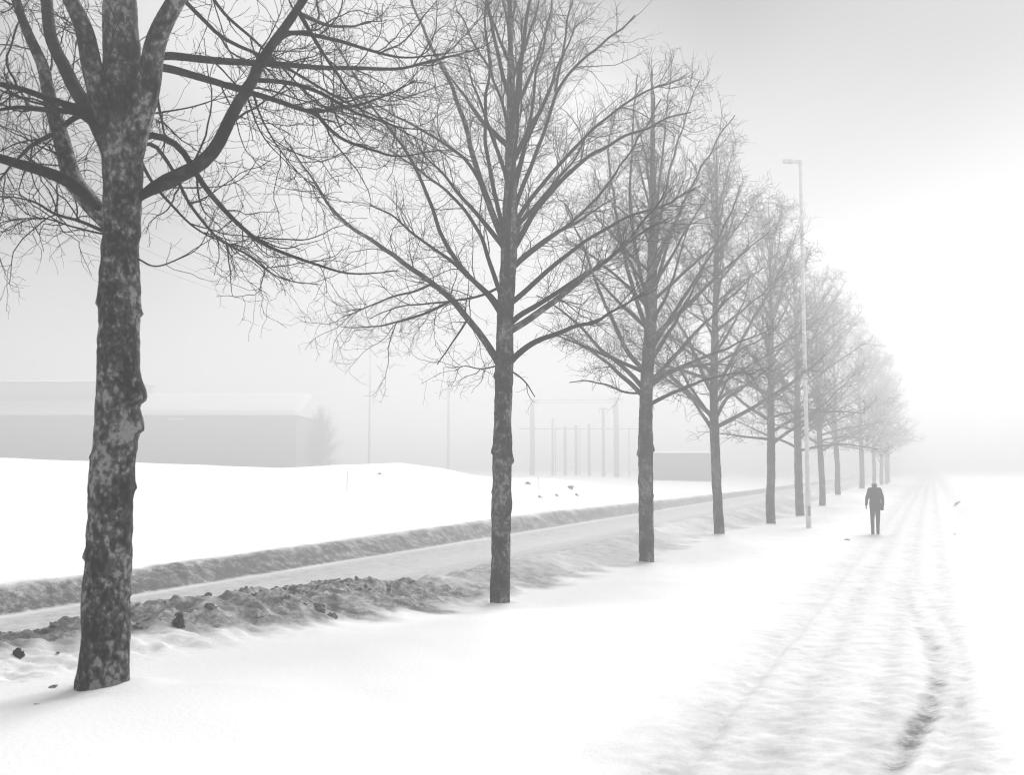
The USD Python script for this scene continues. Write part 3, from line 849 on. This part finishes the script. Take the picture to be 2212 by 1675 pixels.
cm.vertices = cm.vertices + cm.vertex_normals * (n * .03)[:, None]
obj('coat', cm, 'coat', walker, smooth=45)
obj('pocket_bag', rounded(.10, .2, .26, .035).rotate((0, 4, 0)).translate((.235, .0, .90)), 'coat', walker, smooth=45)
tr = []
for hip, kn, an in ((HIPL, KNL, ANL), (HIPR, KNR, ANR)):
    tr += chain(bones(ex(hip, .098), ex(kn, .070), ex(an, .054, dz=.03)))
tr += chain(bones((-.07, 0, .88, .11), (.07, 0, .88, .11)))
obj('trousers', soft(tr, .03, 6), 'trousers', walker, smooth=True)
for an in (ANL, ANR):
    b = chain(bones(ex(an, .056, dz=.06), ex(an, .056, dz=-.03)), 16) + chain(bones(ex(an, .054, dz=-.035), ex(an, .046, dy=.17, dz=-.043)), 16)
    bm = m3.Manifold.batch_boolean(b, m3.OpType.Add).trim_by_plane((0, 0, 1), .0)
    obj('boot', bm, 'boots', walker, smooth=45)
hat = m3.Manifold.sphere(.094, 28).scale((.98, 1.12, 1.08)).translate((0, .014, 1.675)).trim_by_plane((0, -.12, .99), 1.655)
hb_ = m3.Manifold.cylinder(.045, .098, .096, 32).scale((.98, 1.12, 1)).translate((0, .012, 1.652))
obj('hat', bow(hat + hb_), 'hat', walker, smooth=45)


# ------------------------------------------------------------------ lumps of ploughed snow
def lump(rng, w, d, h, n=7):
    """a crumbly lump: several broken chunks frozen together"""
    parts = []
    for k in range(n):
        t = trimesh.creation.icosphere(3 if k == 0 else 2, 1.0)
        v = t.vertices
        v = v * (1 + 1.1 * (meshkit.fbm(v * 1.9 + rng.random(3) * 40, 4, 2) - .5) + .8 * np.abs(meshkit.fbm(v * 5 + rng.random(3) * 40, 3, 4) - .5))[:, None]
        for c in (rng.random((8, 3)) - .5):
            c = c / np.linalg.norm(c)
            v = v - np.maximum(v @ c - .70, 0)[:, None] * c * .9
        v = v @ trimesh.transformations.random_rotation_matrix(rng.random(3))[:3, :3].T
        sc = .74 if k == 0 else .22 + .30 * rng.random()
        off = np.zeros(3) if k == 0 else unit(rng.normal(size=3) * np.array([1, 1, .6])) * (.55 + .25 * rng.random())
        parts.append(((v * sc + off) * np.array([w / 2, d / 2, h / 2]), t.faces))
    v, f = join(parts)
    return trimesh.Trimesh(v, f, process=False)


LUMPS = [  # pixel place, width and height there, distance, look, label
    (385, 1341, 48, 40, 11.9, 'black_clod', 'largest black lump of ploughed snow on the bank right of the nearest trunk'),
    (453, 1306, 34, 26, 12.6, 'clod', 'dark lump perched on the crest of the dirty bank against the road'),
    (688, 1310, 40, 28, 13.7, 'clod', 'dark rough lump on the bank beside a patch of clean snow'),
    (718, 1325, 28, 22, 13.6, 'clod', 'small dark lump on the clean snow patch, lowest of the pair there'),
    (80, 1362, 50, 20, 11.3, 'clod', 'flat dark lump on the bank crest near the frame edge, behind the nearest trunk'),
    (38, 1410, 30, 36, 10.6, 'black_clod', 'black lump of dirty snow at the very edge of the frame'),
    (110, 1484, 28, 11, 9.1, 'clod', 'small dark clod half sunk at the foot of the nearest trunk'),
    (618, 1288, 18, 12, 14.1, 'clod', 'tiny dark clod on the bank crest halfway to the second tree'),
    (300, 1352, 30, 18, 11.3, 'clod', 'dark clod close against the right side of the nearest trunk'),
    (560, 1322, 30, 15, 13.0, 'icy_clod', 'grey clod in the middle of the bank top'),
    (1140, 1044, 18, 10, 48.5, 'icy_clod', 'grey clod high on the snow pile just right of the second trunk'),
    (1168, 1073, 14, 10, 46.0, 'icy_clod', 'grey clod at the base of the snow pile beyond the road'),
    (1230, 1052, 20, 11, 48.5, 'icy_clod', 'slanted grey block on the middle of the snow pile'),
    (1203, 1069, 12, 8, 46.5, 'icy_clod', 'small grey clod low on the snow pile'),
    (1246, 1069, 12, 8, 47.5, 'icy_clod', 'small grey clod at the far foot of the snow pile'),
    (820, 1022, 12, 8, 44.0, 'icy_clod', 'faint grey clod high on the field crest'),
    (2071, 1085, 22, 11, 38.0, 'icy_clod', 'tilted grey slab on the shoulder to the right of the walker'),
    (1829, 1166, 15, 7, 31.5, 'icy_clod', 'small grey clod at the path edge in front of the walker'),
    (2061, 1154, 13, 7, 31.0, 'icy_clod', 'small grey clod on the far side of the path from the trees'),
    (82, 1521, 18, 5, 9.0, 'icy_clod', 'flake of grey snow lying on clean snow before the nearest tree'),
]


def hit(u, v, Yguess):
    """where the line of sight through u, v meets the ground"""
    Y = np.linspace(Yguess * .6, Yguess * 1.5, 900)
    P = at(u, v, Y)
    under = height(P[:, 0] - X0 - SLOPE * Y, Y) >= P[:, 2]
    p = P[int(np.argmax(under))] if under.any() else at(u, v, Yguess)
    return np.array([p[0], p[1], ground_z(p[0], p[1])])


rng = np.random.default_rng(5)
for u, v, w, h, Y, m, lab in LUMPS:
    p = hit(u, v + h * .25, Y)
    s = px(p[1])
    p[2] -= .16 * h * s
    t = lump(rng, w * s * 1.05, w * s * .85, h * s * 1.25)
    R = trimesh.transformations.euler_matrix(rng.normal() * .25, rng.normal() * .25, rng.random() * 6)
    if 'tilted' in lab or 'slanted' in lab:
        t.apply_transform(trimesh.transformations.euler_matrix(0, -.5, 0))
    else:
        t.apply_transform(R)
    tp_ = thing('snow_lump', lab, 'snow lump', p)
    obj('lump', t, m, tp_, smooth=55)

# crumbs of dirty snow scattered over the bank and the path's rut
rng = np.random.default_rng(6)
ico = trimesh.creation.icosphere(1, 1.0)


def scatter(n, q, Y, r, flat):
    turn = np.array([trimesh.transformations.random_rotation_matrix(rng.random(3))[:3, :3] for _ in range(n)])
    z = height(q, Y)
    v = np.einsum('nij,kj->nki', turn, ico.vertices * np.array([1.3, 1, .8])) * (1 + .9 * (rng.random((n, len(ico.vertices), 1)) - .5)) * (r[:, None] * np.array([1.0, 1, flat]))[:, None]
    v = v + np.stack([x_of(q, Y), Y, z + r * .15], -1)[:, None]
    f = ico.faces[None] + (np.arange(n) * len(ico.vertices))[:, None, None]
    return v.reshape(-1, 3), f.reshape(-1, 3)


n = 330
Y = 8.0 + 9 * rng.random(n) ** 1.2
q = rng.normal(size=n) * .36 - 2.05 - .4 * (Y < 10)
obj('snow_crumbs', scatter(n, q, Y, .010 + .040 * rng.random(n) ** 2.5, .75), 'dark_clod', kind='stuff', label='small dark crumbs of ploughed snow strewn over the roadside bank', cat='snow crumbs')

# ------------------------------------------------------------------ long low building on the left
Yb = 150.0
bx0, bx1 = at(-500, 950, Yb)[0], at(640, 950, Yb)[0]
gz = .8
ze = at(300, 896, Yb)[2]
zr = at(300, 848, Yb + 9)[2]
b = thing('long_shed', 'long low grey industrial building with snow on its roof, far beyond the field', 'building', ((bx0 + bx1) / 2, Yb, gz))
hw = (bx1 - bx0) / 2
ze, zr = ze - gz, zr - gz
obj('wall', box(-hw, hw, 0, 16, -1, ze - .5), 'wall', b)
npan = 26
for k in range(npan):                                     # cladding panels
    xa = -hw + 2 * hw * k / npan + .06
    obj('panel', box(xa, xa + 2 * hw / npan - .12, -.06, -.004, -1, ze - .62), 'wall', b)
obj('fascia', box(-hw - .3, hw + .3, -.45, 16.2, ze - .5, ze - .12), 'darkwall', b)


def wavy_roof(x0, x1, y0, y1, za, zb, th, seed, n=90, m=14):
    """a snow blanket: thick, rounded at its edges, sagging and drifted"""
    xs, ys = np.linspace(x0, x1, n), np.linspace(y0, y1, m)
    X, Y = np.meshgrid(xs, ys, indexing='ij')
    ed = np.minimum(np.minimum(X - x0, x1 - X) / .7, np.minimum(Y - y0, y1 - Y) / .5)
    top = za + (zb - za) * (Y - y0) / (y1 - y0) + th * np.sqrt(np.clip(1 - (1 - np.clip(ed, 0, 1)) ** 2, 0, 1)) * (1 + .5 * fb(X, Y, .25, 3, seed))
    bot = za + (zb - za) * (Y - y0) / (y1 - y0) - .02
    V = np.concatenate([np.stack([X, Y, top], -1).reshape(-1, 3), np.stack([X, Y, bot], -1).reshape(-1, 3)])
    i = np.arange(n * m).reshape(n, m)
    f = np.stack([i[:-1, :-1], i[1:, :-1], i[1:, 1:], i[:-1, 1:]], -1).reshape(-1, 4)
    F = np.vstack([f, f[:, ::-1] + n * m])
    rim = np.concatenate([i[:, 0], i[-1, 1:], i[-2::-1, -1], i[0, -2:0:-1]])
    r2 = np.roll(rim, -1)
    F = np.vstack([F, np.stack([rim, rim + n * m, r2 + n * m, r2], -1)])
    return V, F


obj('roof', wavy_roof(-hw - .45, hw + .5, -.6, 9.0, ze - .1, zr - .35, .36, 5), 'roofsnow', b, smooth=50)
ux1 = at(290, 860, Yb + 5)[0] - (bx0 + bx1) / 2
uz0, uz1 = ze + .2, at(100, 829, Yb + 5)[2] - gz
obj('upper_storey', box(-hw + .5, ux1, 5, 13, uz0, uz1), 'palewall', b)
obj('upper_roof_edge', box(-hw + .2, ux1 + .3, 4.7, 13.2, uz1, uz1 + .3), 'darkwall', b)
obj('upper_roof_snow', wavy_roof(-hw + .25, ux1 + .25, 4.75, 13.1, uz1 + .3, uz1 + .32, .2, 9), 'roofsnow', b, smooth=50)
for k in range(9):
    xa = ux1 - 1.2 - k * 2.4
    obj('window', box(xa - 1.9, xa, 4.94, 4.996, uz0 + .35, uz0 + .95), 'darkwall', b)
sx = at(384, 907, Yb)[0] - (bx0 + bx1) / 2
sz = at(384, 907, Yb)[2] - gz
obj('canopy', box(sx - 1.15, sx + 1.15, -1.0, -.01, sz - .16, sz - .06), 'darkwall', b)
obj('canopy_snow', rounded(2.3, 1.0, .22, .09).translate((sx, -.5, sz + .055)), 'roofsnow', b, smooth=45)

# second low building, right of the third trunk
Y2 = 135.0
c0, c1 = at(1412, 1000, Y2)[0], at(1541, 1000, Y2)[0]
zt2 = at(1450, 979, Y2)[2] - .3
b2 = thing('flat_shed', 'flat-roofed faint grey shed beyond the road, between third and fourth trunks', 'building', ((c0 + c1) / 2, Y2, .3))
w2 = (c1 - c0) / 2
obj('wall', box(-w2, w2, 0, 7, -1, zt2 - .2), 'wall', b2)
obj('fascia', box(-w2 - .15, w2 + .15, -.15, 7.15, zt2 - .2, zt2), 'darkwall', b2)
obj('roof_snow', wavy_roof(-w2 - .12, w2 + .12, -.12, 7.1, zt2, zt2 + .03, .18, 15, 40, 10), 'roofsnow', b2, smooth=50)
obj('door', box(-w2 + .6, -w2 + 1.6, -.05, -.004, -1, 2.0), 'darkwall', b2)
for k in range(3):
    obj('window', box(-w2 + 2.2 + k * .95, -w2 + 2.8 + k * .95, -.05, -.004, 1.2, 2.0), 'darkwall', b2)

# bush-like conifer at the end of the long building
rng = np.random.default_rng(91)
Yt = 146.0
fx, fy, fz = at(692, 1008, Yt)
fz = ground_z(fx, fy) - .3
cz = at(692, 872, Yt)[2] - fz
con = thing('bushy_tree', 'dim rounded bushy tree at the end of the long grey building', 'tree', (fx, fy, fz))
obj('trunk', tube([(0, 0, -.3), (0, 0, cz * .5), (0, 0, cz * .97)], [.16, .09, .02], 8), 'limb', con, smooth=True)
n = 420
s = rng.random(n) ** .8
z = cz * (.10 + .88 * s)
az = rng.random(n) * 2 * math.pi
rr = 3.4 * np.sqrt(np.clip(1 - (1.5 * s - .45) ** 2, .03, 1)) * (.6 + .5 * rng.random(n))
tw, up_ = rng.normal(size=n) * .8, rng.normal(size=n) * .25
Pc = np.zeros((n, 5, 3))
for k in range(5):
    t = k / 4
    Pc[:, k] = np.stack([np.cos(az + tw * t) * rr * t, np.sin(az + tw * t) * rr * t, z * (.55 + .45 * t) + up_ * rr * t], -1)
Rc = np.tile(np.array([.02, .016, .012, .008, .004]), (n, 1))
S1, SR1 = grow(rng, Pc, Rc, 4.5, (.3, 1.1), (25, 75), 4, (-.1, .25), .2, (.02, .04), .012, t0=.2)
obj('crown', join([tubes(Pc, Rc, 4), tubes(S1, SR1 * 1.6, 3)]), 'twig', con, smooth=True)

# ------------------------------------------------------------------ overhead line and the faint steel posts of a switchyard
Yp = 160.0
px_, py_, pz_ = at(797, 1010, Yp)
pz_ = .4
pole = thing('utility_pole', 'thin faint utility pole with crossarm standing beyond the field', 'utility pole', (px_, py_, pz_))
ph = at(797, 735, Yp)[2] - pz_
obj('pole', tube([(0, 0, -1), (0, 0, ph * .5), (0, 0, ph)], [.20, .17, .14], 12), 'timber', pole, smooth=40)
obj('crossarm', box(-1.3, 1.3, -.16, -.09, ph - .75, ph - .62), 'timber', pole)
tips = []
for k, xx in enumerate((-1.15, -.4, .4, 1.15)):
    obj('insulator', trimesh.creation.cylinder(.05, .2, sections=10, transform=trimesh.transformations.translation_matrix((xx, -.125, ph - .52))), 'steel', pole, smooth=40)
    tips.append(np.array([px_ + xx, py_ - .125, pz_ + ph - .42]))
WIRES = [(275, 350, 'highest overhead wire crossing behind the crown of the nearest tree'), (395, 456, 'overhead wire, second from the top, passing the nearest fork'),
         (470, 534, 'overhead wire just below the fork of the nearest tree'), (530, 586, 'lowest overhead wire crossing the nearest trunk')]
for (v0, v1, lab), tip in zip(WIRES, tips):
    A = at(32, v0, 30.0)
    A = A + (A - tip) * np.array([.35, .35, .22])
    s = np.linspace(0, 1, 60)[:, None]
    P = A * (1 - s) + tip * s
    P[:, 2] -= 4 * .55 * (s * (1 - s))[:, 0]
    wpth = obj('overhead_wire', tube(P, .011, 5), 'wire', smooth=True, label=lab, cat='wire')

Yg = 158.0


def mast(name, u, vtop, r, lab, Y=Yg, arm=None, m='graysteel'):
    x, y, _ = at(u, 1030, Y)
    h = at(u, vtop, Y)[2] - .3
    r = r * 1.8
    t = thing(name, lab, 'steel post', (x, y, .3))
    obj('post', tube([(0, 0, -1), (0, 0, h * .6), (0, 0, h)], [r, r * .9, r * .8], 12), m, t, smooth=40)
    obj('base', box(-r * 1.8, r * 1.8, -r * 1.8, r * 1.8, -1, .35), 'wall', t)
    if arm:
        obj('arm', box(-arm, arm, -.09, .09, h - .35, h - .16), m, t)
        for k, s in enumerate((-.8, 0, .8)):
            obj('insulator', trimesh.creation.cylinder(.07, .7, sections=10, transform=trimesh.transformations.translation_matrix((s * arm, 0, h - .72))), m, t, smooth=40)
    return t


mast('switchyard_post', 1150, 862, .24, 'thick steel post just right of the second trunk, beyond the snow pile', arm=1.1)
mast('switchyard_post', 1194, 905, .11, 'slim steel post next to the thick one beyond the snow pile')
mast('switchyard_post', 1221, 922, .16, 'short stout steel post, shortest of the switchyard')
mast('switchyard_post', 1245, 920, .16, 'short stout steel post paired with the shortest one')
mast('switchyard_post', 1273, 916, .14, 'steel post midway between second and third trunks')
mast('switchyard_post', 1304, 880, .16, 'medium tall steel post left of the tallest switchyard post', arm=.8)
mast('switchyard_post', 1332, 858, .26, 'tallest thick steel post close left of the third trunk', arm=1.2)
mast('switchyard_post', 968, 785, .13, 'thin tall faint steel mast left of the second trunk', Y=165.0, arm=1.0)
x0, _, z0 = at(1150, 870, Yg)
x1, _, _ = at(1332, 870, Yg)
bus = thing('switchyard_beam', 'long thin overhead beam spanning the two thick switchyard posts', 'steel beam', ((x0 + x1) / 2, Yg + .4, z0))
hb2 = (x1 - x0) / 2
for dz in (0, .45):
    obj('chord', tube([(-hb2, 0, dz), (hb2, 0, dz)], .05, 6), 'graysteel', bus)
nz = 14
for k in range(nz):
    xa, xb = -hb2 + 2 * hb2 * k / nz, -hb2 + 2 * hb2 * (k + 1) / nz
    obj('brace', tube([(xa, 0, 0 if k % 2 else .45), (xb, 0, .45 if k % 2 else 0)], .03, 5), 'graysteel', bus)
x0, _, z0 = at(1120, 927, Yg - 3)
x1, _, _ = at(1385, 927, Yg - 3)
rail = thing('switchyard_busbar', 'faint low busbar on short legs running behind the snow pile', 'busbar', ((x0 + x1) / 2, Yg - 3, z0))
obj('bar', tube([(-(x1 - x0) / 2, 0, 0), ((x1 - x0) / 2, 0, 0)], .07, 8), 'graysteel', rail)
for k in range(5):
    xx = -(x1 - x0) / 2 + (x1 - x0) * (k + .5) / 5
    obj('leg', tube([(xx, 0, -z0 - .5), (xx, 0, -.07)], .08, 8), 'graysteel', rail)

# thin snow stakes
for u, v0, v1, Yk, lab in ((749, 1059, 1020, 34.0, 'thin snow stake standing alone in the open field'), (1162, 1061, 1033, 46.0, 'thin snow stake at the snow pile beyond the road')):
    p = hit(u, v0, Yk)
    h = (v0 - v1) * px(p[1])
    st = thing('snow_stake', lab, 'snow stake', p)
    obj('stick', tube([(0, 0, -.3), (0.01, 0, h * .5), (0.02, 0, h)], .007, 8), 'stake', st, smooth=40)
    obj('band', tube([(0.013, 0, h * .7), (0.016, 0, h * .82)], .009, 8), 'steel', st, smooth=40)

# ------------------------------------------------------------------ fog
usdkit.material(stage, L + 'fog', {'v': ('principled_volume', {'color': (1.0, 1.0, 1.0), 'density': FOG_DENSITY, 'anisotropy': FOG_G})}, volume='v.volume')
fog = usdkit.mesh(stage, '/World/haze', box(-480, 620, -60, 440, -3.0, 18.5), '/World/Looks/fog')
tag(fog.GetPrim(), kind='stuff')
